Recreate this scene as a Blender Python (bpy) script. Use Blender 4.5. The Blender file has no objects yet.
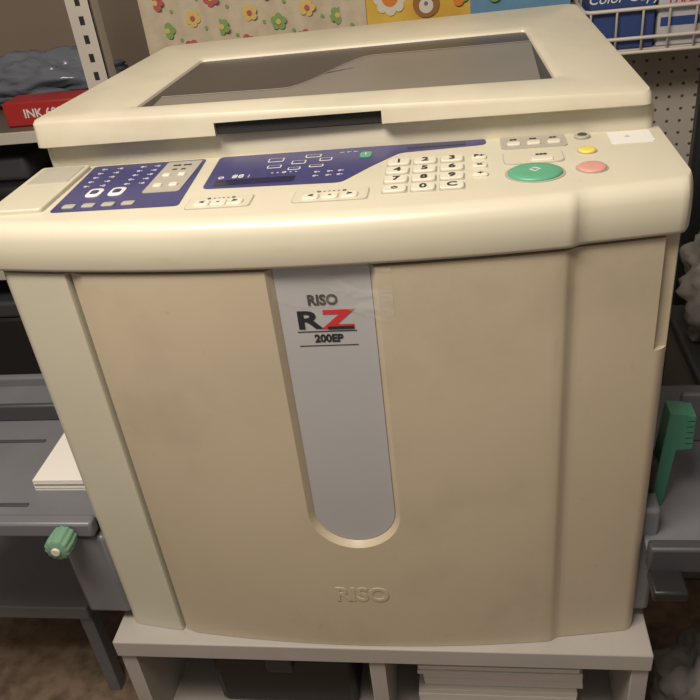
import bpy, bmesh, math, random
from math import sin,cos,pi,radians
from mathutils import Matrix, Vector, noise
random.seed(4)
Z0=0.42
scene=bpy.context.scene
try:
    scene.view_settings.view_transform='Standard'
    scene.view_settings.look='None'
except Exception: pass
COL=scene.collection
# ------------------------------------------------------------- materials
def mat(name,c,rough=0.5,metal=0.0,noise_amt=0.0,nscale=8,c2=None,bump=0.0,bscale=200,spec=0.5,alpha=1.0,trans=0.0,grime=0.0,gcol=(.16,.125,.085)):
    m=bpy.data.materials.new(name); m.use_nodes=True
    nt=m.node_tree; b=nt.nodes['Principled BSDF']
    b.inputs['Base Color'].default_value=(*c,1); b.inputs['Roughness'].default_value=rough
    b.inputs['Metallic'].default_value=metal
    b.inputs['Specular IOR Level'].default_value=spec
    b.inputs['Alpha'].default_value=alpha
    b.inputs['Transmission Weight'].default_value=trans
    tc=nt.nodes.new('ShaderNodeTexCoord')
    if noise_amt>0:
        n=nt.nodes.new('ShaderNodeTexNoise'); n.inputs['Scale'].default_value=nscale; n.inputs['Detail'].default_value=6
        nt.links.new(tc.outputs['Object'],n.inputs['Vector'])
        r=nt.nodes.new('ShaderNodeValToRGB')
        r.color_ramp.elements[0].position=.3; r.color_ramp.elements[1].position=.62
        d=c2 if c2 else tuple(v*(1-noise_amt) for v in c)
        r.color_ramp.elements[0].color=(*d,1); r.color_ramp.elements[1].color=(*c,1)
        nt.links.new(n.outputs['Fac'],r.inputs['Fac']); last=r.outputs['Color']
        if grime>0:
            # soft smudges, a few specks and faint elongated scuffs
            for sc,vec,lo,hi,amt,det in ((5,(1,1,1),.50,.75,.42,9),(30,(1,1,1),.72,.80,.6,3),(13,(1,.6,4),.66,.84,.45,5),(12,(5,1,1),.67,.85,.4,5)):
                mp=nt.nodes.new('ShaderNodeMapping'); mp.inputs['Scale'].default_value=vec; mp.inputs['Rotation'].default_value=(.2,.35 if vec!=(1,1,1) else 0,.4)
                nt.links.new(tc.outputs['Object'],mp.inputs['Vector'])
                g=nt.nodes.new('ShaderNodeTexNoise'); g.inputs['Scale'].default_value=sc; g.inputs['Detail'].default_value=det; g.inputs['Roughness'].default_value=.6
                nt.links.new(mp.outputs['Vector'],g.inputs['Vector'])
                mr=nt.nodes.new('ShaderNodeMapRange'); mr.inputs['From Min'].default_value=lo; mr.inputs['From Max'].default_value=hi; mr.inputs['To Max'].default_value=amt*grime
                nt.links.new(g.outputs['Fac'],mr.inputs['Value'])
                mx=nt.nodes.new('ShaderNodeMix'); mx.data_type='RGBA'
                nt.links.new(mr.outputs['Result'],mx.inputs[0]); nt.links.new(last,mx.inputs[6]); mx.inputs[7].default_value=(*gcol,1)
                last=mx.outputs[2]
        nt.links.new(last,b.inputs['Base Color'])
    if bump>0:
        n=nt.nodes.new('ShaderNodeTexNoise'); n.inputs['Scale'].default_value=bscale
        nt.links.new(tc.outputs['Object'],n.inputs['Vector'])
        bp=nt.nodes.new('ShaderNodeBump'); bp.inputs['Strength'].default_value=bump; bp.inputs['Distance'].default_value=.002
        nt.links.new(n.outputs['Fac'],bp.inputs['Height']); nt.links.new(bp.outputs['Normal'],b.inputs['Normal'])
    return m
M={}
M['beige']=mat('beige_plastic',(.62,.59,.475),.32,noise_amt=.06,nscale=5,bump=.05,bscale=900,grime=.35)
M['side']=mat('side_plastic',(.57,.55,.445),.36,noise_amt=.06,nscale=4,bump=.05,bscale=900,grime=.35)
M['door']=mat('yellowed_plastic',(.53,.46,.345),.34,noise_amt=.10,nscale=3,bump=.05,bscale=900,grime=.60)
M['lid']=mat('lid_plastic',(.61,.575,.46),.36,noise_amt=.06,nscale=5,grime=.5)
M['emboss']=mat('emboss_plastic',(.50,.435,.325),.45)
M['dark']=mat('dark_cavity',(.02,.018,.016),.8)
M['core']=mat('inner_frame',(.10,.09,.075),.7)
M['silver']=mat('silver_strip',(.45,.455,.48),.30,metal=.1,noise_amt=.06,nscale=6,grime=.15)
M['black']=mat('black_print',(.02,.02,.022),.5)
M['red']=mat('red_print',(.55,.03,.04),.5)
M['blue']=mat('blue_panel',(.045,.045,.16),.35)
M['bluedk']=mat('dark_display',(.02,.02,.06),.25)
M['btn']=mat('button_plastic',(.66,.64,.54),.45)
M['plate']=mat('grey_plate',(.40,.385,.33),.5)
M['white']=mat('white_print',(.75,.75,.75),.5)
M['green']=mat('start_green',(.10,.36,.22),.4)
M['yellow']=mat('button_yellow',(.75,.62,.10),.4)
M['pink']=mat('stop_pink',(.62,.31,.27),.45)
M['smoke']=mat('smoked_plastic',(.060,.054,.050),.30,noise_amt=.2,nscale=6)
M['sheet']=mat('platen_sheet',(.21,.195,.17),.35,noise_amt=.12,nscale=8)
M['shline']=mat('sheet_edge',(.42,.39,.34),.4)
M['tray']=mat('tray_grey',(.17,.175,.20),.35,noise_amt=.12,nscale=10,grime=.3)
M['traydk']=mat('tray_dark',(.055,.057,.068),.5)
M['paper']=mat('paper_white',(.75,.73,.70),.7)
M['knob']=mat('knob_green',(.17,.32,.23),.5)
M['clip']=mat('clip_green',(.06,.23,.15),.45)
M['cab']=mat('cabinet_laminate',(.40,.38,.36),.6,noise_amt=.06,nscale=10,grime=.3)
M['blk']=mat('black_plastic',(.018,.018,.02),.4)
# ------------------------------------------------------------- helpers
def finish(me,smooth=True,ang=35):
    bm=bmesh.new(); bm.from_mesh(me); bmesh.ops.recalc_face_normals(bm,faces=bm.faces); bm.to_mesh(me); bm.free()
    if smooth:
        for p in me.polygons: p.use_smooth=True
        me.set_sharp_from_angle(angle=radians(ang))
def obj(name,verts,faces,m,parent=None,smooth=True,ang=35,bevel=0,seg=3):
    me=bpy.data.meshes.new(name); me.from_pydata([tuple(v) for v in verts],[],faces); me.update()
    finish(me,smooth,ang)
    o=bpy.data.objects.new(name,me); COL.objects.link(o)
    for mm in (m if isinstance(m,(list,tuple)) else [m]): me.materials.append(mm)
    if parent: o.parent=parent
    if bevel:
        b=o.modifiers.new('bev','BEVEL'); b.width=bevel; b.segments=seg; b.limit_method='ANGLE'; b.angle_limit=radians(40)
        b.harden_normals=False
    return o
def empty(name,loc=(0,0,0)):
    e=bpy.data.objects.new(name,None); COL.objects.link(e); e.location=loc; e.empty_display_size=.1; return e
def box(name,x0,x1,y0,y1,z0,z1,m,parent=None,bevel=0.002,seg=2):
    v=[(x0,y0,z0),(x1,y0,z0),(x1,y1,z0),(x0,y1,z0),(x0,y0,z1),(x1,y0,z1),(x1,y1,z1),(x0,y1,z1)]
    f=[(0,3,2,1),(4,5,6,7),(0,1,5,4),(1,2,6,5),(2,3,7,6),(3,0,4,7)]
    return obj(name,v,f,m,parent,bevel=bevel,seg=seg)
def loft(name,rings,m,parent=None,ang=35,bevel=0,cap0=True,cap1=True,midx=None):
    n=len(rings[0]); v=[p for r in rings for p in r]; f=[]
    for i in range(len(rings)-1):
        for j in range(n):
            k=(j+1)%n; f.append((i*n+j,i*n+k,(i+1)*n+k,(i+1)*n+j))
    if cap0: f.append(tuple(range(n))[::-1])
    if cap1: f.append(tuple((len(rings)-1)*n+j for j in range(n)))
    return obj(name,v,f,m,parent,ang=ang,bevel=bevel)
def prism(name,outline,z0,z1,m,parent=None,bevel=0,ang=35):
    return loft(name,[[(x,y,z0) for x,y in outline],[(x,y,z1) for x,y in outline]],m,parent,ang,bevel)
def rring(cs,r,n=6):
    out=[]; L=len(cs)
    for i in range(L):
        p=Vector(cs[i]); a=Vector(cs[i-1]); b=Vector(cs[(i+1)%L])
        pa=p+(a-p).normalized()*r; pb=p+(b-p).normalized()*r
        for k in range(n+1):
            t=k/n; out.append(tuple(pa*(1-t)**2+p*2*t*(1-t)+pb*t*t))
    return out
def rrect(x0,x1,y0,y1,r,n=5):
    return [(p[0],p[1]) for p in rring([(x0,y0,0),(x1,y0,0),(x1,y1,0),(x0,y1,0)],r,n)]
def cyl(name,c,r,h,axis,m,parent=None,n=32,bevel=.001,r2=None,sx=1,sy=1):
    r2=r if r2 is None else r2
    rings=[]
    for s,rr in ((0,r),(h,r2)):
        ring=[]
        for i in range(n):
            a=2*pi*i/n; u,w=cos(a)*rr*sx,sin(a)*rr*sy
            if axis=='z': ring.append((c[0]+u,c[1]+w,c[2]+s))
            elif axis=='y': ring.append((c[0]+u,c[1]+s,c[2]+w))
            else: ring.append((c[0]+s,c[1]+u,c[2]+w))
        rings.append(ring)
    return loft(name,rings,m,parent,bevel=bevel)
def text(name,s,size,loc,rot,m,parent=None,ext=.0002,sx=1,bold=0,shear=0):
    cu=bpy.data.curves.new(name,'FONT'); cu.body=s; cu.size=size; cu.extrude=ext; cu.align_x='CENTER'; cu.align_y='CENTER'; cu.offset=bold; cu.shear=shear
    cu.resolution_u=3
    t=bpy.data.objects.new(name+'_c',cu); COL.objects.link(t)
    bpy.context.view_layer.update()
    me=bpy.data.meshes.new_from_object(t.evaluated_get(bpy.context.evaluated_depsgraph_get()))
    bpy.data.objects.remove(t)
    me.transform(Matrix.Translation(loc)@Matrix.Rotation(rot,4,'X')@Matrix.Diagonal((sx,1,1,1)))
    me.materials.clear(); me.materials.append(m)
    o=bpy.data.objects.new(name,me); COL.objects.link(o)
    if parent: o.parent=parent
    return o
def join(objs,name):
    bm=bmesh.new(); mats=[]
    par=objs[0].parent
    bpy.context.view_layer.update(); dg=bpy.context.evaluated_depsgraph_get()
    me=bpy.data.meshes.new(name)
    for o in objs:
        tmp=bpy.data.meshes.new_from_object(o.evaluated_get(dg))
        off=[]
        for mm in tmp.materials:
            if mm not in mats: mats.append(mm)
            off.append(mats.index(mm))
        for p in tmp.polygons: p.material_index=off[p.material_index] if off else 0
        bm.from_mesh(tmp)
    bm.to_mesh(me); bm.free()
    for mm in mats: me.materials.append(mm)
    for o in objs: bpy.data.objects.remove(o)
    r=bpy.data.objects.new(name,me); COL.objects.link(r); r.parent=par
    return r
def cut(o,cutter):
    b=o.modifiers.new('cut','BOOLEAN'); b.operation='DIFFERENCE'; b.object=cutter; b.solver='EXACT'
    bpy.context.view_layer.update()
    dg=bpy.context.evaluated_depsgraph_get()
    me=bpy.data.meshes.new_from_object(o.evaluated_get(dg))
    o.modifiers.clear(); o.data=me
    for p in me.polygons: p.use_smooth=True
    me.set_sharp_from_angle(angle=radians(30))
    bpy.data.objects.remove(cutter)
def sstep(t): t=max(0,min(1,t)); return t*t*(3-2*t)
# ------------------------------------------------------------- DUPLICATOR
D=empty('office_duplicator_machine')
RC=.013
def yf(x):
    y=-.03*(1-(x/.35)**2); R=RC; a=abs(x)-(.35-R)
    if a>0: y+=R-math.sqrt(max(0,R*R-min(a,R)**2))
    y+=.006*sstep((x-.238)/.014)
    return y
def xs(a,b,n):
    L=[a+(b-a)*i/n for i in range(n+1)]
    for q in [.238,.2415,.245,.2485,.252]+[s*(.35-RC+RC*sin(k*pi/16)) for k in range(9) for s in(-1,1)]:
        if a<q<b: L.append(q)
    L=sorted(set(round(v,5) for v in L)); return L
def front_panel(name,a,b,z0,z1,m,back=.06,off=0,e=.004):
    o=[]
    for x in xs(a,b,40):
        y=yf(x)+off
        for d in (x-a,b-x):
            if d<e and not abs(x)>.34: y+=e-math.sqrt(max(0,e*e-(e-d)**2))
        o.append((x,y))
    o+= [(b,back),(a,back)]
    return prism(name,o,z0,z1,m,D)
core=[(-.343,.02)]+[(x,yf(x)+.012) for x in xs(-.33,.33,24)]+[(.343,.02),(.343,.55),(-.343,.55)]
prism('inner_chassis',core,.003,.60,M['core'],D)
box('rear_body',-.35,.35,.062,.56,.0,.60,M['side'],D,.006)
lp=front_panel('left_front_panel',-.35,-.2675,.0,.5665,M['side'])
door=front_panel('front_door',-.2635,.35,.0,.5665,M['door'])
def U(hw,y,top=.60):
    k=hw/.0565; pts=[(.0045-hw,y,top)]
    for i in range(25):
        a=pi+pi*i/24; pts.append((.0045+hw*cos(a),y,.24+.055*k*sin(a)))
    pts.append((.0045+hw,y,top)); return pts
c=loft('c',[U(.0700,-.050),U(.0565,-.0305),U(.050,-.0235),U(.0485,-.0215)],M['door'])
cut(door,c)
loft('silver_strip',[U(.0484,-.0232,.5665),U(.0484,-.018,.5665)],M['silver'],D)
c=prism('c',rrect(.334,.37,-.05,.012,.006),.44,.60,M['door']); cut(door,c)
box('handle_recess_wall',.300,.3495,.0125,.07,.43,.5665,M['side'],D,.002)
# front print
ys=-.0236
text('badge_maker','RISO',.0160,(.002,ys,.5290),pi/2,M['black'],D,sx=.92,bold=.0006)
text('badge_model_letter_a','R',.029,(-.0155,ys,.5055),pi/2,M['black'],D,sx=1.45,bold=.0008)
text('badge_model_letter_b','Z',.029,(.0155,ys,.5055),pi/2,M['red'],D,sx=1.6,bold=.0012)
box('badge_z_foot',.004,.031,ys-.0004,ys+.001,.4950,.4985,M['black'],D,0)
box('badge_bar',-.0285,.0335,ys-.0002,ys+.001,.4925,.4932,M['black'],D,0)
text('badge_number','200EP',.0125,(.0035,ys,.4840),pi/2,M['black'],D,sx=.95,bold=.0005)
box('badge_bar_low',-.0285,.0335,ys-.0002,ys+.001,.4755,.4761,M['black'],D,0)
text('embossed_logo','RISO',.034,(.0005,-.0302,.1005),pi/2,M['emboss'],D,ext=.0006,sx=.98,bold=.0008)
# clear tape over the badge, slightly wrinkled
tp=mat('clear_tape',(.80,.80,.79),.14,spec=.7); M['tape']=tp
nt=tp.node_tree; tcn=nt.nodes.new('ShaderNodeTexCoord'); mp=nt.nodes.new('ShaderNodeMapping'); mp.inputs['Scale'].default_value=(1,1,2.6); mp.inputs['Rotation'].default_value=(0,.5,0)
nn=nt.nodes.new('ShaderNodeTexNoise'); nn.inputs['Scale'].default_value=22; nn.inputs['Detail'].default_value=2; nn.inputs['Distortion'].default_value=1.0
nt.links.new(tcn.outputs['Object'],mp.inputs['Vector']); nt.links.new(mp.outputs['Vector'],nn.inputs['Vector'])
mr=nt.nodes.new('ShaderNodeMapRange'); mr.inputs['From Min'].default_value=.50; mr.inputs['From Max'].default_value=.72; mr.inputs['To Min'].default_value=.06; mr.inputs['To Max'].default_value=.26  # milky alpha streaks stand in for glints on the tape
nt.links.new(nn.outputs['Fac'],mr.inputs['Value']); nt.links.new(mr.outputs['Result'],nt.nodes['Principled BSDF'].inputs['Alpha'])
vs=[];fs=[];nx,nz=60,36
for j in range(nz+1):
    for i in range(nx+1):
        u=i/nx;v=j/nz
        x=-.048+u*.122; z=.566-v*(.034+.026*u+.003*sin(u*9))
        base=-.0246
        if x>=.050: s=sstep((x-.050)/.010); base=-.0246*(1-s)+(yf(x)-.0006)*s
        w=noise.noise(Vector((x*60,z*45,2)))*.0004+noise.noise(Vector((x*18+z*60,z*20,5)))*.0005
        vs.append((x,base-.0007-abs(w),z))
for j in range(nz):
    for i in range(nx): a=j*(nx+1)+i; fs.append((a,a+1,a+nx+2,a+nx+1))
obj('clear_tape',vs,fs,M['tape'],D,ang=60)
# fascia and control deck
secs=[]
for x in xs(-.356,.356,60):
    y0=yf(max(-.35,min(.35,x*.35/.356)))-.005
    secs.append([(x,.168,.570),(x,y0+.004,.570),(x,y0+.001,.5715),(x,y0,.575),(x,y0-.0015,.590),(x,y0-.0005,.606),(x,y0+.0025,.6135),(x,y0+.007,.6185),(x,y0+.012,.6212),(x,y0+.018,.622),(x,.168,.622)])
loft('control_deck',secs,M['beige'],D,ang=50)
ZT=.622
prism('left_deck_cover',rrect(-.354,-.292,.022,.160,.006),ZT-.004,ZT+.005,M['beige'],D,bevel=.002)
prism('left_deck_inset',rrect(-.346,-.297,.100,.154,.004),ZT,ZT+.0058,M['plate'],D,bevel=.0005)
def deck(name,pts,m,h=.0006): return prism(name,pts,ZT-.001,ZT+h,m,D)
deck('left_blue_panel',[(p[0],p[1]) for p in rring([(-.283,.020,0),(-.141,.018,0),(-.150,.163,0),(-.289,.163,0)],.006)],M['blue'])
deck('left_blue_inset',rrect(-.195,-.153,.060,.158,.004),M['plate'],.0012)
deck('center_blue_panel',[(p[0],p[1]) for p in rring([(-.128,.062,0),(.022,.056,0),(.050,.100,0),(.078,.137,0),(.172,.145,0),(.172,.165,0),(-.134,.165,0)],.008)],M['blue'])
deck('display_window',rrect(-.118,-.030,.068,.084,.002),M['bluedk'],.001)
deck('long_display',rrect(.085,.150,.149,.160,.002),M['bluedk'],.001)
def btn(x,y,w,d,m=None,h=.004,r=None,z=ZT):
    r=r or min(w,d)*.3
    lo=rrect(x-w/2,x+w/2,y-d/2,y+d/2,r); hi=rrect(x-w/2+.001,x+w/2-.001,y-d/2+.001,y+d/2-.001,r*.8)
    return loft('b',[[(a,b,z-.001) for a,b in lo],[(a,b,z+h*.7) for a,b in lo],[(a,b,z+h) for a,b in hi]],m or M['btn'],D)
B=[];T=[]
labels=[['1','2','3'],['4','5','6'],['7','8','9'],['*','0','C']]
for r_,y in enumerate((.103,.077,.051,.025)):
    for c_,x in enumerate((.079,.107,.135)):
        T.append(deck('b',rrect(x-.0128,x+.0128,y-.0095,y+.0095,.003),M['plate'],.0005))
        B.append(btn(x,y,.0235,.0165,h=.0026))
        T.append(text('t',labels[r_][c_],.0150,(x,y-(.003 if labels[r_][c_]=='*' else 0),ZT+.0028),0,M['black'],D,bold=.0004,sx=1.0))
for y in (.103,.077,.051):
    B.append(btn(.163,y,.015,.011,h=.0026)); T.append(text('t','+' if y<.06 else ('x' if y<.09 else 'P+'),.010,(.163,y,ZT+.0028),0,M['black'],D,bold=.0003))
P=[]
for cx,w in ((-.098,.066),(.016,.074)):
    P.append(deck('p',rrect(cx-w/2-.001,cx+w/2+.001,.005,.037,.005),M['plate'],.0006)); P.append(deck('p',rrect(cx-w/2,cx+w/2,.006,.036,.005),M['beige'],.0010))
    for k,dx in enumerate((-.35,0,.35)):
        B.append(btn(cx+dx*w*.75,.017,.0165,.0135,h=.0028)); T.append(text('t','<' if k==0 else ('-' if k==1 else '>'),.010,(cx+dx*w*.75,.017,ZT+.003),0,M['black'],D,bold=.0003))
    T.append(text('t','o - - - - o',.008,(cx,.031,ZT+.0013),0,M['black'],D))
P.append(deck('p',rrect(.187,.256,.122,.163,.006),M['plate'],.001))
for k in range(3):
    B.append(btn(.201+k*.021,.1365,.014,.010,h=.0028)); T.append(text('t','oo',.007,(.201+k*.021,.152,ZT+.0013),0,M['black'],D,bold=.0003))
B.append(cyl('b',(.2735,.1475,ZT),.0085,.003,'z',M['plate'],D)); B.append(cyl('b',(.2735,.1475,ZT+.002),.005,.002,'z',M['traydk'],D))
P.append(deck('p',rrect(.300,.343,.118,.156,.004),M['white'],.0008)); T.append(text('t','+',.012,(.318,.137,ZT+.001),0,M['plate'],D))
P.append(deck('p',rrect(.187,.248,.074,.113,.010),M['plate'],.0006)); P.append(deck('p',rrect(.188,.247,.075,.112,.010),M['beige'],.0012))
B.append(btn(.226,.083,.022,.010,h=.003)); T.append(text('t','ooo',.007,(.226,.0985,ZT+.0016),0,M['black'],D,bold=.0003))
def dome(name,cx,cy,rx,ry,h,m):
    rings=[]
    for s,z in ((1.10,-.001),(1.10,.0008),(1.0,.0010),(.99,h*.6),(.9,h*.9),(.6,h),(.2,h*1.02)):
        rings.append([(cx+rx*s*cos(2*pi*i/40),cy+ry*s*sin(2*pi*i/40),ZT+z) for i in range(40)])
    loft(name+'_ring',rings[:2],M['plate'],D); return loft(name,rings[2:],m,D,ang=60)
dome('start_button',.2155,.046,.0265,.0235,.004,M['green'])
dome('proof_button',.2725,.1015,.0090,.0090,.003,M['yellow'])
dome('stop_button',.2700,.051,.0140,.0145,.0030,M['pink'])
T.append(text('t','◇',.012,(.2155,.046,ZT+.0044),0,M['white'],D)) 
for y in (.150,.136,.122,.108,.094):
    for x in (-.270,-.252,-.222,-.206):
        T.append(text('t','o- ' if x in(-.270,-.222) else '-o',.0085,(x,y,ZT+.0008),0,M['white'],D))
for x in (-.252,-.226):
    B.append(btn(x,.070,.017,.024,h=.002,r=.007,m=M['white']))
    B.append(btn(x,.070,.010,.012,h=.0026,r=.004,m=M['blue']))
for x in (-.266,-.244,-.222,-.200): B.append(btn(x,.033,.014,.010,h=.0022,m=M['plate']))
for x in (-.183,-.165): B.append(btn(x,.080,.010,.009,h=.003)); 
for x in (-.183,-.165): B.append(btn(x,.112,.009,.008,h=.003))
T.append(text('t','oo oo',.009,(-.174,.145,ZT+.0014),0,M['black'],D,bold=.0003)); T.append(text('t','= =',.012,(-.174,.130,ZT+.0014),0,M['black'],D))
for x,y,w,d in ((-.062,.140,.018,.012),(-.034,.128,.016,.011),(-.060,.118,.016,.009),(-.020,.146,.018,.009),(-.004,.132,.014,.010),(-.036,.108,.014,.008),(-.012,.112,.016,.007)):
    a=deck('p',rrect(x-w/2,x+w/2,y-d/2,y+d/2,.002),M['white'],.0008); b=deck('p',rrect(x-w/2+.0012,x+w/2-.0012,y-d/2+.0012,y+d/2-.0012,.0015),M['blue'],.001); P+= [a,b]
T.append(text('t','- - o - -',.010,(-.045,.098,ZT+.0009),0,M['white'],D)); T.append(text('t','o  88 :',.014,(-.100,.093,ZT+.0009),0,M['white'],D))
for x in (-.008,.006,.018): T.append(text('t','o-',.008,(x,.080,ZT+.0009),0,M['white'],D)); T.append(text('t','o-',.008,(x,.092,ZT+.0009),0,M['white'],D))
T.append(text('t','_ _ _',.010,(.020,.155,ZT+.0009),0,M['white'],D))
B.append(btn(.0405,.137,.013,.017,h=.002,m=M['green'])); T.append(text('t','i',.012,(.0405,.137,ZT+.0023),0,M['white'],D))
join(B,'control_buttons'); join(T,'control_legends'); join(P,'control_plates')
# scanner base + lid
sb=[(-.352,.172,0),(.351,.160,0),(.335,.540,0),(-.32,.540,0)]
r0=rring([(a,b,.615) for a,b,_ in sb],.012); r1=[(a,b,.644) for a,b,_ in r0]; r2=[(a*.995,b+.002,.648) for a,b,_ in r0]
loft('scanner_base',[r0,r1,r2],M['beige'],D)
r0=rring([(-.335,.180,.645),(.335,.170,.645),(.318,.49,.645),(-.29,.49,.645)],.01); r1=[(a,b,.656) for a,b,_ in r0]
loft('lid_gap',[r0,r1],M['dark'],D)
FL=(-.352,.153,.684);FR=(.345,.145,.667);BR=(.313,.515,.698);BL=(-.298,.515,.692)
def off(c,dx,dy,dz=0,z=None): return (c[0]+dx,c[1]+dy,(c[2]+dz) if z is None else z)
R_=[]
def ring4(i,dz,r,z=None,sc=1):
    cs=[off(FL,i,i,dz,z),off(FR,-i,i,dz,z),off(BR,-i,-i,dz,z),off(BL,i,-i,dz,z)]
    return rring(cs,r,6)
R_.append(ring4(.004,0,.010,z=.6505)); R_.append(ring4(0,0,.012,z=.6525)); R_.append(ring4(.001,-.005,.013)); R_.append(ring4(.003,-.0015,.013)); R_.append(ring4(.008,0,.015))
W4=[(-.232,.187,.6825),(.251,.208,.6715),(.233,.400,.6900),(-.208,.396,.6895)]
def wr(i,dz,r): 
    a,b,c_,d=W4
    return rring([off(a,i,i,dz),off(b,-i,i,dz),off(c_,-i,-i,dz),off(d,i,-i,dz)],r,6)
R_.append(wr(-.010,.0016,.012)); R_.append(wr(-.003,.0005,.008)); R_.append(wr(0,-.001,.006)); R_.append(wr(.002,-.006,.006))
lid=loft('scanner_lid',R_,M['lid'],D,ang=40)
c=box('c',-.130,.060,.12,.170,.640,.6665,M['lid'],None,0); cut(lid,c)
box('lid_grip_shade_liner',-.129,.059,.1565,.17,.652,.6665,M['dark'],D,0)  # near-black liner deepens the shade inside the grip cut by colour
w=wr(.0015,-.0035,.006); loft('lid_smoked_window',[[(a,b,c_-.002) for a,b,c_ in w],w],M['smoke'],D)
def zw(x,y):
    s=(x+.225)/.475; t=(y-.195)/.2
    return (W4[0][2]*(1-s)+W4[1][2]*s)*(1-t)+(W4[3][2]*(1-s)+W4[2][2]*s)*t
lo=[];hi=[]
for i in range(41):
    x=-.214+.449*i/40
    lo.append((x,.198+.014*i/40)); hi.append((x,.232+.010*i/40+.112*sstep((x+.065)/.10)))
vs=[(x,y,zw(x,y)-.0028) for x,y in lo+hi]; fs=[(i,i+1,42+i,41+i) for i in range(40)]
obj('lid_sheet',vs,fs,M['sheet'],D)
ed=[]
for i in range(41):
    x,y=hi[i]; ed.append((x,y-.0012,zw(x,y)-.0023))
for i in range(41):
    x,y=hi[i]; ed.append((x,y+.0012,zw(x,y)-.0023))
obj('lid_sheet_edge',ed,fs,M['shline'],D)
# left feed tray
box('feed_tray',-.74,-.352,.01,.33,.188,.198,M['tray'],D,.003)
box('feed_tray_rim_front',-.74,-.352,-.008,.012,.178,.203,M['tray'],D,.004)
box('feed_tray_rim_back',-.74,-.352,.325,.34,.175,.215,M['tray'],D,.004)
box('feed_tray_guide',-.70,-.50,.225,.235,.198,.228,M['traydk'],D,.003)
box('feed_tray_slot_a',-.60,-.46,.03,.036,.198,.2,M['traydk'],D,.0005)
box('feed_tray_slot_b',-.62,-.50,.17,.176,.198,.2,M['traydk'],D,.0005)
box('feed_side_housing',-.41,-.345,.0,.42,.02,.17,M['tray'],D,.006)
box('feed_side_housing_upper',-.38,-.345,.05,.42,.17,.34,M['tray'],D,.006)
kv=[]
for y,r in ((-.042,.012),(-.040,.0155),(-.028,.0165),(-.012,.015)):
    kv.append([(-.388+(r+(.0012 if i%4<2 else 0))*cos(2*pi*i/48),y,.188+(r+(.0012 if i%4<2 else 0))*sin(2*pi*i/48)) for i in range(48)])
loft('feed_lock_knob',kv,M['knob'],D)
cyl('feed_lock_hub',(-.388,-.045,.188),.006,.004,'y',M['btn'],D)
# right receiving tray
box('receiving_tray',.352,.74,.0,.34,.148,.158,M['tray'],D,.003)
box('receiving_tray_rim',.352,.74,-.015,.003,.13,.17,M['traydk'],D,.004)
box('receiving_tray_fence',.43,.74,.20,.21,.158,.24,M['tray'],D,.004)
prof=[(.370,.158),(.384,.158),(.392,.250)]
for k in range(6):
    z=.252+k*.0085; prof+=[(.410,z),(.410,z+.0060),(.401,z+.0065),(.401,z+.008)]
prof+=[(.380,.305),(.376,.25)]
loft('paper_guide_green',[[(x,.072,z) for x,z in prof],[(x,.100,z) for x,z in prof]],M['clip'],D)
box('guide_arm',.35,.368,.05,.11,.155,.25,M['blk'],D,.004)
box('receiving_latch',.352,.392,-.05,-.012,.12,.135,M['blk'],D,.003)
box('receiving_side_housing',.345,.37,.02,.42,.02,.20,M['tray'],D,.006)
# ------------------------------------------------------------- paper stack
ps=empty('paper_stack'); 
L=[]
for k in range(9):
    d=random.uniform(-.0015,.0015)
    L.append(box('b',-.462+d,-.382+d,.062-d,.190-d,.1981+k*.0022,.1981+k*.0022+.0019,M['paper'],ps,0))
join(L,'sheets')
# ------------------------------------------------------------- cabinet
C=empty('open_shelf_cabinet')
box('top_board',-.368,.368,-.035,.56,-.032,-.001,M['cab'],C,.002)
for n,x in (('side_left',-.366),('divider',-.004),('side_right',.344)):
    box(n,x,x+.022,-.03,.55,-.40,-.032,M['cab'],C,.001)
box('bottom_board',-.366,.366,-.03,.55,-.42,-.398,M['cab'],C,.001)
box('back_board',-.345,.345,.53,.545,-.398,-.032,M['cab'],C,0)
for n,a,b in (('shelf_left',-.344,-.004),('shelf_right',.018,.344)): box(n,a,b,.0,.53,-.23,-.214,M['cab'],C,.001)
pp=empty('stacked_paper_ream')
L=[]
for k in range(12):
    d=random.uniform(-.006,.006); L.append(box('b',.06+d,.29+d,.02+d,.32+d,-.2135+k*.009,-.2135+k*.009+.0085,M['paper'],pp,.0005))
join(L,'sheets')
bx=empty('black_storage_case'); box('case_body',-.26,-.04,.02,.34,-.2135,-.10,M['blk'],bx,.01); box('case_lid',-.265,-.035,.015,.345,-.10,-.082,M['traydk'],bx,.006)
box('case_latch',-.17,-.13,.008,.02,-.12,-.09,M['traydk'],bx,.003)
# ------------------------------------------------------------- room
M['floor']=mat('brown_floor',(.24,.17,.12),.85,noise_amt=.5,nscale=30,c2=(.11,.08,.055),bump=.3,bscale=80)
M['wall']=mat('wall_paint',(.28,.225,.18),.9,noise_amt=.1,nscale=3)
box('floor',-2.2,1.8,-1.6,1.5,-.47,-.42,M['floor'],None,0)
box('wall_back',-2.2,1.8,1.40,1.5,-.42,2.0,M['wall'],None,0)
box('wall_left',-2.3,-2.2,-1.6,1.5,-.42,2.0,M['wall'],None,0)
box('wall_right',1.8,1.9,-1.6,1.5,-.42,2.0,M['wall'],None,0)
M['post']=mat('white_enamel',(.58,.55,.49),.4,noise_amt=.1,grime=.3)
M['shelf']=mat('shelf_board',(.14,.115,.09),.6)
S=empty('slotted_shelving_unit')
for n,x,y in (('post_front_right',-.605,.86),('post_back_right',-.605,1.30),('post_front_left',-1.75,.86),('post_back_left',-1.75,1.30)):
    p=box(n,x,x+.05,y,y+.004,-.42,1.1,M['post'],S,.0005); box(n+'_flange',x+.046,x+.05,y,y+.04,-.42,1.1,M['post'],S,.0005)
    if 'front' in n:
        sl=[box('b',x+.02,x+.030,y-.0006,y+.001,z*.035-.40,z*.035-.384,M['dark'],S,0) for z in range(43)]
        join(sl,n+'_slots')
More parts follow.
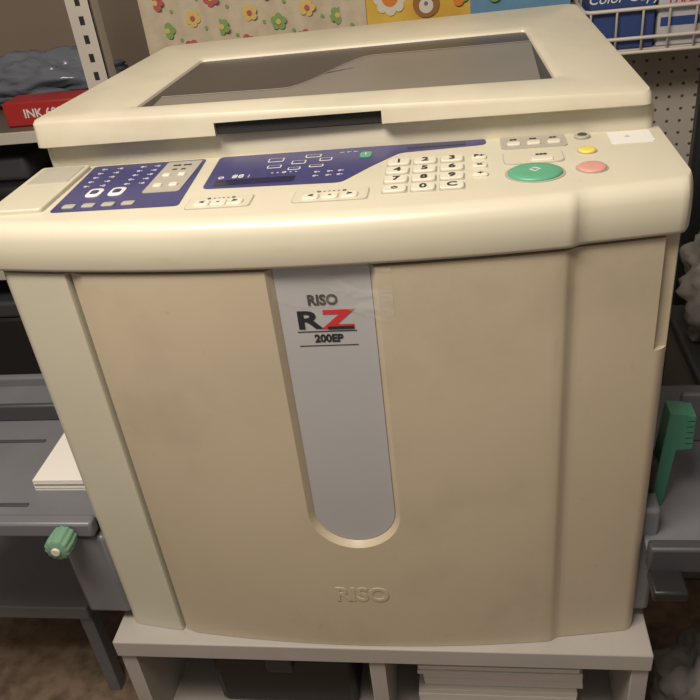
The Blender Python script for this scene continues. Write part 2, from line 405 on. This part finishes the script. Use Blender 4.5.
for k,z in enumerate((.47,.15,-.22)):
    box('board_%d'%k,-1.74,-.56,.865,1.30,z,z+.018,M['shelf'],S,.001); box('board_lip_%d'%k,-1.75,-.56,.858,.866,z-.006,z+.018,M['post'],S,.001)
def blob(name,c,s,m,amp=.25,freq=4,sub=5,flat=True,parent=None):
    bm=bmesh.new(); bmesh.ops.create_icosphere(bm,subdivisions=sub,radius=1)
    for v in bm.verts:
        p=v.co.copy(); n=noise.noise(p*freq*.5+Vector(c)*7)*amp+abs(noise.noise(p*freq+Vector(c)*3))*amp*.7+abs(noise.noise(p*freq*2.3+Vector(c)*3))*amp*.45
        q=p*(1+n); v.co=Vector((c[0]+q.x*s[0],c[1]+q.y*s[1],c[2]+q.z*s[2]))
        if flat: v.co.z=max(v.co.z,c[2]-s[2]*.85)
    me=bpy.data.meshes.new(name); bm.to_mesh(me); bm.free(); 
    for p in me.polygons: p.use_smooth=True
    me.materials.append(m)
    o=bpy.data.objects.new(name,me); COL.objects.link(o)
    if parent:o.parent=parent
    return o
M['bag']=mat('grey_plastic_bag',(.15,.17,.21),.22,noise_amt=.2,nscale=12)
M['bagw']=mat('white_plastic_bag',(.38,.37,.35),.25,noise_amt=.3,nscale=14)
blob('grey_plastic_bag',(-.82,1.10,.545),(.20,.075,.058),M['bag'],.3,5)
rb=empty('red_ink_box'); box('carton',-.83,-.640,.90,.975,.489,.540,mat('red_carton',(.40,.025,.025),.4),rb,.003)
text('carton_print','INK 600',.026,(-.74,.8995,.515),pi/2,M['white'],rb,bold=.0004)
pr=empty('black_desktop_printer')
box('printer_body',-1.25,-.80,.90,1.25,.169,.36,M['blk'],pr,.02,4); box('printer_top',-1.22,-.83,.92,1.23,.36,.42,M['traydk'],pr,.015,4); box('printer_slot',-1.18,-.87,.885,.905,.22,.25,M['tray'],pr,.004)
pr2=empty('black_toner_case'); box('case_body',-1.30,-.93,.88,1.25,-.201,.03,M['blk'],pr2,.012,3); box('case_lid',-1.31,-.92,.875,1.255,.03,.075,M['traydk'],pr2,.01,3); box('case_handle',-1.16,-1.06,.86,.876,.035,.055,M['tray'],pr2,.003)
M['cream']=mat('cream_fabric',(.55,.48,.36),.9,noise_amt=.12,nscale=40)
F=empty('floral_fabric')
N=60; vs=[];fs=[]
fa,fb=-.50,-.035
def fy(x): return .97+.006*sin(x*40)+.004*sin(x*95)
for i in range(N+1):
    x=fa+(fb-fa)*i/N
    for z in (-.42,.95): vs.append((x,fy(x),z))
for i in range(N): fs.append((2*i,2*i+2,2*i+3,2*i+1))
obj('cloth',vs,fs,M['cream'],F)
fc=[mat('petal_red',(.42,.10,.10),.8),mat('petal_green',(.20,.33,.12),.8),mat('petal_pink',(.58,.27,.25),.8),mat('petal_yellow',(.6,.45,.15),.8)]
def disc(x,y,z,r,m,par,n=14,yo=None):
    v=[(x+r*cos(2*pi*i/n),0,z+r*sin(2*pi*i/n)) for i in range(n)]
    v=[(a,(yo if yo is not None else fy(a)-.0015),c_) for a,_,c_ in v]
    return obj('d',v,[tuple(range(n))],m,par,smooth=False)
L=[];k=0
for i in range(8):
    for j in range(12):
        x=fa+.035+i*.06+(j%2)*.012; z=.25+j*.056+(i%2)*.02
        if x>fb-.03: continue
        m=fc[(i*2+j*3)%4]; k+=1
        for p in range(5):
            a=2*pi*p/5+i; L.append(disc(x+.0095*cos(a),0,z+.0095*sin(a),.0075,m,F,10,yo=fy(x)-.002-.0003*p))
        L.append(disc(x,0,z,.0055,fc[3] if m!=fc[3] else fc[0],F,10,yo=fy(x)-.0042))
        L.append(disc(x+.027,0,z-.02,.004,fc[1],F,8,yo=fy(x+.027)-.002))
join(L,'printed_flowers')
Pz=empty('childrens_poster')
box('backing_board',-.034,.361,.9605,.968,-.42,.955,M['shelf'],Pz,.001)
box('sheet_yellow',-.033,.17,.955,.960,-.1,.95,mat('poster_yellow',(.66,.46,.08),.7,noise_amt=.2,nscale=12,c2=(.55,.32,.04)),Pz,0)
box('sheet_blue',.17,.36,.955,.960,-.1,.95,mat('poster_blue',(.12,.27,.44),.7,noise_amt=.25,nscale=12),Pz,0)
pm=[mat('poster_brown',(.28,.13,.04),.7),mat('poster_orange',(.6,.2,.03),.7),mat('poster_cream',(.62,.58,.48),.7),mat('poster_green',(.14,.30,.08),.7),mat('poster_violet',(.2,.12,.35),.7)]
L=[]
# sunflower, bear, butterfly, balloon and cloud figures made of printed discs
def pd(x,z,r,m,n=20): L.append(disc(x,0,z-.022,r,pm[m],Pz,n,yo=.9547-.0003*len(L)))
for a in range(8): pd(.015+.022*cos(a*pi/4),.688+.022*sin(a*pi/4),.011,2,12)
pd(.015,.688,.016,1)
pd(.085,.672,.026,0); pd(.066,.694,.010,0); pd(.104,.694,.010,0); pd(.085,.668,.014,2); pd(.085,.672,.004,4)
pd(.140,.694,.014,3); pd(.156,.682,.014,3); pd(.148,.672,.010,1)
pd(.200,.692,.020,1); pd(.190,.71,.012,4); pd(.217,.675,.012,3)
for q in range(4): pd(.245+q*.018,.697+.004*(q%2),.014,2)
pd(.325,.700,.020,0); pd(.340,.718,.010,0); pd(.312,.718,.010,0)
join(L,'printed_figures')
# pegboard
m=mat('pegboard_white',(.46,.43,.39),.6); nt=m.node_tree; b=nt.nodes['Principled BSDF']
tc=nt.nodes.new('ShaderNodeTexCoord'); sp=nt.nodes.new('ShaderNodeSeparateXYZ'); nt.links.new(tc.outputs['Object'],sp.inputs[0])
def cell(s):
    a=nt.nodes.new('ShaderNodeMath');a.operation='MULTIPLY';a.inputs[1].default_value=1/.0254;nt.links.new(s,a.inputs[0])
    f=nt.nodes.new('ShaderNodeMath');f.operation='FRACT';nt.links.new(a.outputs[0],f.inputs[0])
    g=nt.nodes.new('ShaderNodeMath');g.operation='SUBTRACT';g.inputs[1].default_value=.5;nt.links.new(f.outputs[0],g.inputs[0])
    h=nt.nodes.new('ShaderNodeMath');h.operation='POWER';h.inputs[1].default_value=2;nt.links.new(g.outputs[0],h.inputs[0]); return h
a=cell(sp.outputs['X']);c_=cell(sp.outputs['Z']); s=nt.nodes.new('ShaderNodeMath');s.operation='ADD';nt.links.new(a.outputs[0],s.inputs[0]);nt.links.new(c_.outputs[0],s.inputs[1])
lt=nt.nodes.new('ShaderNodeMath');lt.operation='LESS_THAN';lt.inputs[1].default_value=.016;nt.links.new(s.outputs[0],lt.inputs[0])
mx=nt.nodes.new('ShaderNodeMix');mx.data_type='RGBA';nt.links.new(lt.outputs[0],mx.inputs[0]);mx.inputs[6].default_value=(.46,.43,.39,1);mx.inputs[7].default_value=(.08,.07,.06,1)
nt.links.new(mx.outputs[2],b.inputs['Base Color'])
PB=empty('pegboard'); box('board',.365,1.3,1.00,1.008,-.42,1.0,m,PB,0); box('frame_left',.352,.368,1.0,1.015,-.42,1.0,M['post'],PB,.002)
WR=empty('wire_rack')
def wire(name,pts,r=.0035,par=WR,m=None):
    cu=bpy.data.curves.new(name,'CURVE'); cu.dimensions='3D'; cu.bevel_depth=r; cu.bevel_resolution=2
    sp=cu.splines.new('POLY'); sp.points.add(len(pts)-1)
    for p,q in zip(sp.points,pts): p.co=(*q,1)
    t=bpy.data.objects.new('w',cu); COL.objects.link(t); bpy.context.view_layer.update()
    me=bpy.data.meshes.new_from_object(t.evaluated_get(bpy.context.evaluated_depsgraph_get())); bpy.data.objects.remove(t)
    me.materials.clear(); me.materials.append(m or M['post']); 
    for p in me.polygons: p.use_smooth=True
    o=bpy.data.objects.new(name,me); COL.objects.link(o); o.parent=par; return o
for k,z in enumerate((.545,.57,.62)):
    wire('rail_%d'%k,[(.375,.992,z),(.375,.87,z),(.385,.86,z),(.90,.86,z),(.91,.87,z),(.91,.992,z)])
for k in range(12): 
    x=.385+k*.046; wire('rib_%d'%k,[(x,.86,.62),(x,.86,.547),(x,.992,.545)],.0022)
box('rack_base',.378,.908,.866,.994,.545,.5495,M['post'],WR,.001)
for x in (.376,.906): box('rack_bracket',x-.004,x+.004,.990,.999,.40,.66,M['post'],WR,.001)
bb=empty('paper_ream_box')
box('carton',.385,.50,.87,.985,.550,.67,mat('ream_blue',(.03,.06,.20),.4),bb,.003); text('carton_print','Color Copy',.026,(.443,.8695,.640),pi/2,M['white'],bb,shear=.3)
bb=empty('paper_ream_box.001')
box('carton',.505,.86,.87,.985,.550,.665,mat('ream_white',(.50,.50,.54),.4),bb,.003); box('label',.51,.85,.869,.871,.585,.60,mat('ream_navy',(.03,.06,.22),.4),bb,0); text('label_print','PAPER',.02,(.55,.8695,.63),pi/2,M['red'],bb,bold=.0004)
# right side clutter
tl=empty('black_long_tool_case'); box('tool_body',.575,.615,.79,.83,-.42,.60,M['blk'],tl,.01,3); box('tool_foot',.56,.63,.77,.845,-.42,-.40,M['blk'],tl,.004)
cb=empty('grey_storage_bin'); box('bin_body',.55,.95,.46,.73,-.42,.05,mat('bin_grey',(.22,.21,.20),.6),cb,.01); box('bin_lid',.54,.96,.45,.74,.05,.075,M['traydk'],cb,.006)
blob('white_plastic_bag',(.66,.60,.19),(.12,.10,.125),M['bagw'],.3,5)
blob('crumpled_plastic_bag',(.565,.13,-.345),(.12,.13,.085),M['bagw'],.3,5)
# low left clutter
lb=empty('low_grey_bench'); box('bench_top',-.86,-.54,.16,.55,-.20,-.17,M['tray'],lb,.003)
for n,x,y in (('leg_a',-.85,.17),('leg_b',-.57,.17),('leg_c',-.85,.51),('leg_d',-.57,.51)): box(n,x,x+.025,y,y+.025,-.42,-.20,M['tray'],lb,.002)
fp=empty('black_foot_pedal')
prism('pedal_base',rrect(-.49,-.40,-.03,.14,.03),-.42,-.405,M['blk'],fp,bevel=.003)
loft('pedal_top',[rring([(-.485,-.02,-.405),(-.405,-.02,-.405),(-.405,.13,-.405),(-.485,.13,-.405)],.025),rring([(-.478,-.01,-.385),(-.412,-.01,-.385),(-.412,.12,-.365),(-.478,.12,-.365)],.02)],M['traydk'],fp,bevel=.003)
# ------------------------------------------------------------- lift to floor level
for o in COL.objects:
    if o.parent is None: o.location.z+=Z0
# ------------------------------------------------------------- lights
def area(name,loc,tgt,size,power,col,sy=None):
    l=bpy.data.lights.new(name,'AREA'); l.energy=power; l.color=col; l.size=size
    if sy: l.shape='RECTANGLE'; l.size_y=sy
    o=bpy.data.objects.new(name,l); COL.objects.link(o); o.location=loc
    o.rotation_euler=(Vector(tgt)-Vector(loc)).to_track_quat('-Z','Y').to_euler(); return o
area('ceiling_lamp',(-.28,-.60,2.15),(0,.0,.85),.8,29,(1,.88,.74),.35)
w=bpy.data.worlds.new('World'); scene.world=w; w.use_nodes=True
w.node_tree.nodes['Background'].inputs[0].default_value=(1,.87,.74,1); w.node_tree.nodes['Background'].inputs[1].default_value=.28
# ------------------------------------------------------------- camera
yaw,pitch,roll,f=.1772,.5532,-.1258,782.8
Rm=Matrix.Rotation(yaw,3,'Z')@Matrix.Rotation(pi/2-pitch,3,'X')@Matrix.Rotation(roll,3,'Z')
cam=bpy.data.cameras.new('camera'); co=bpy.data.objects.new('camera',cam); COL.objects.link(co)
co.matrix_world=Matrix.Translation((.1461,-.7065,.8975+Z0))@Rm.to_4x4()
cam.sensor_width=36; cam.lens=f/700*36; cam.clip_start=.02
scene.camera=co
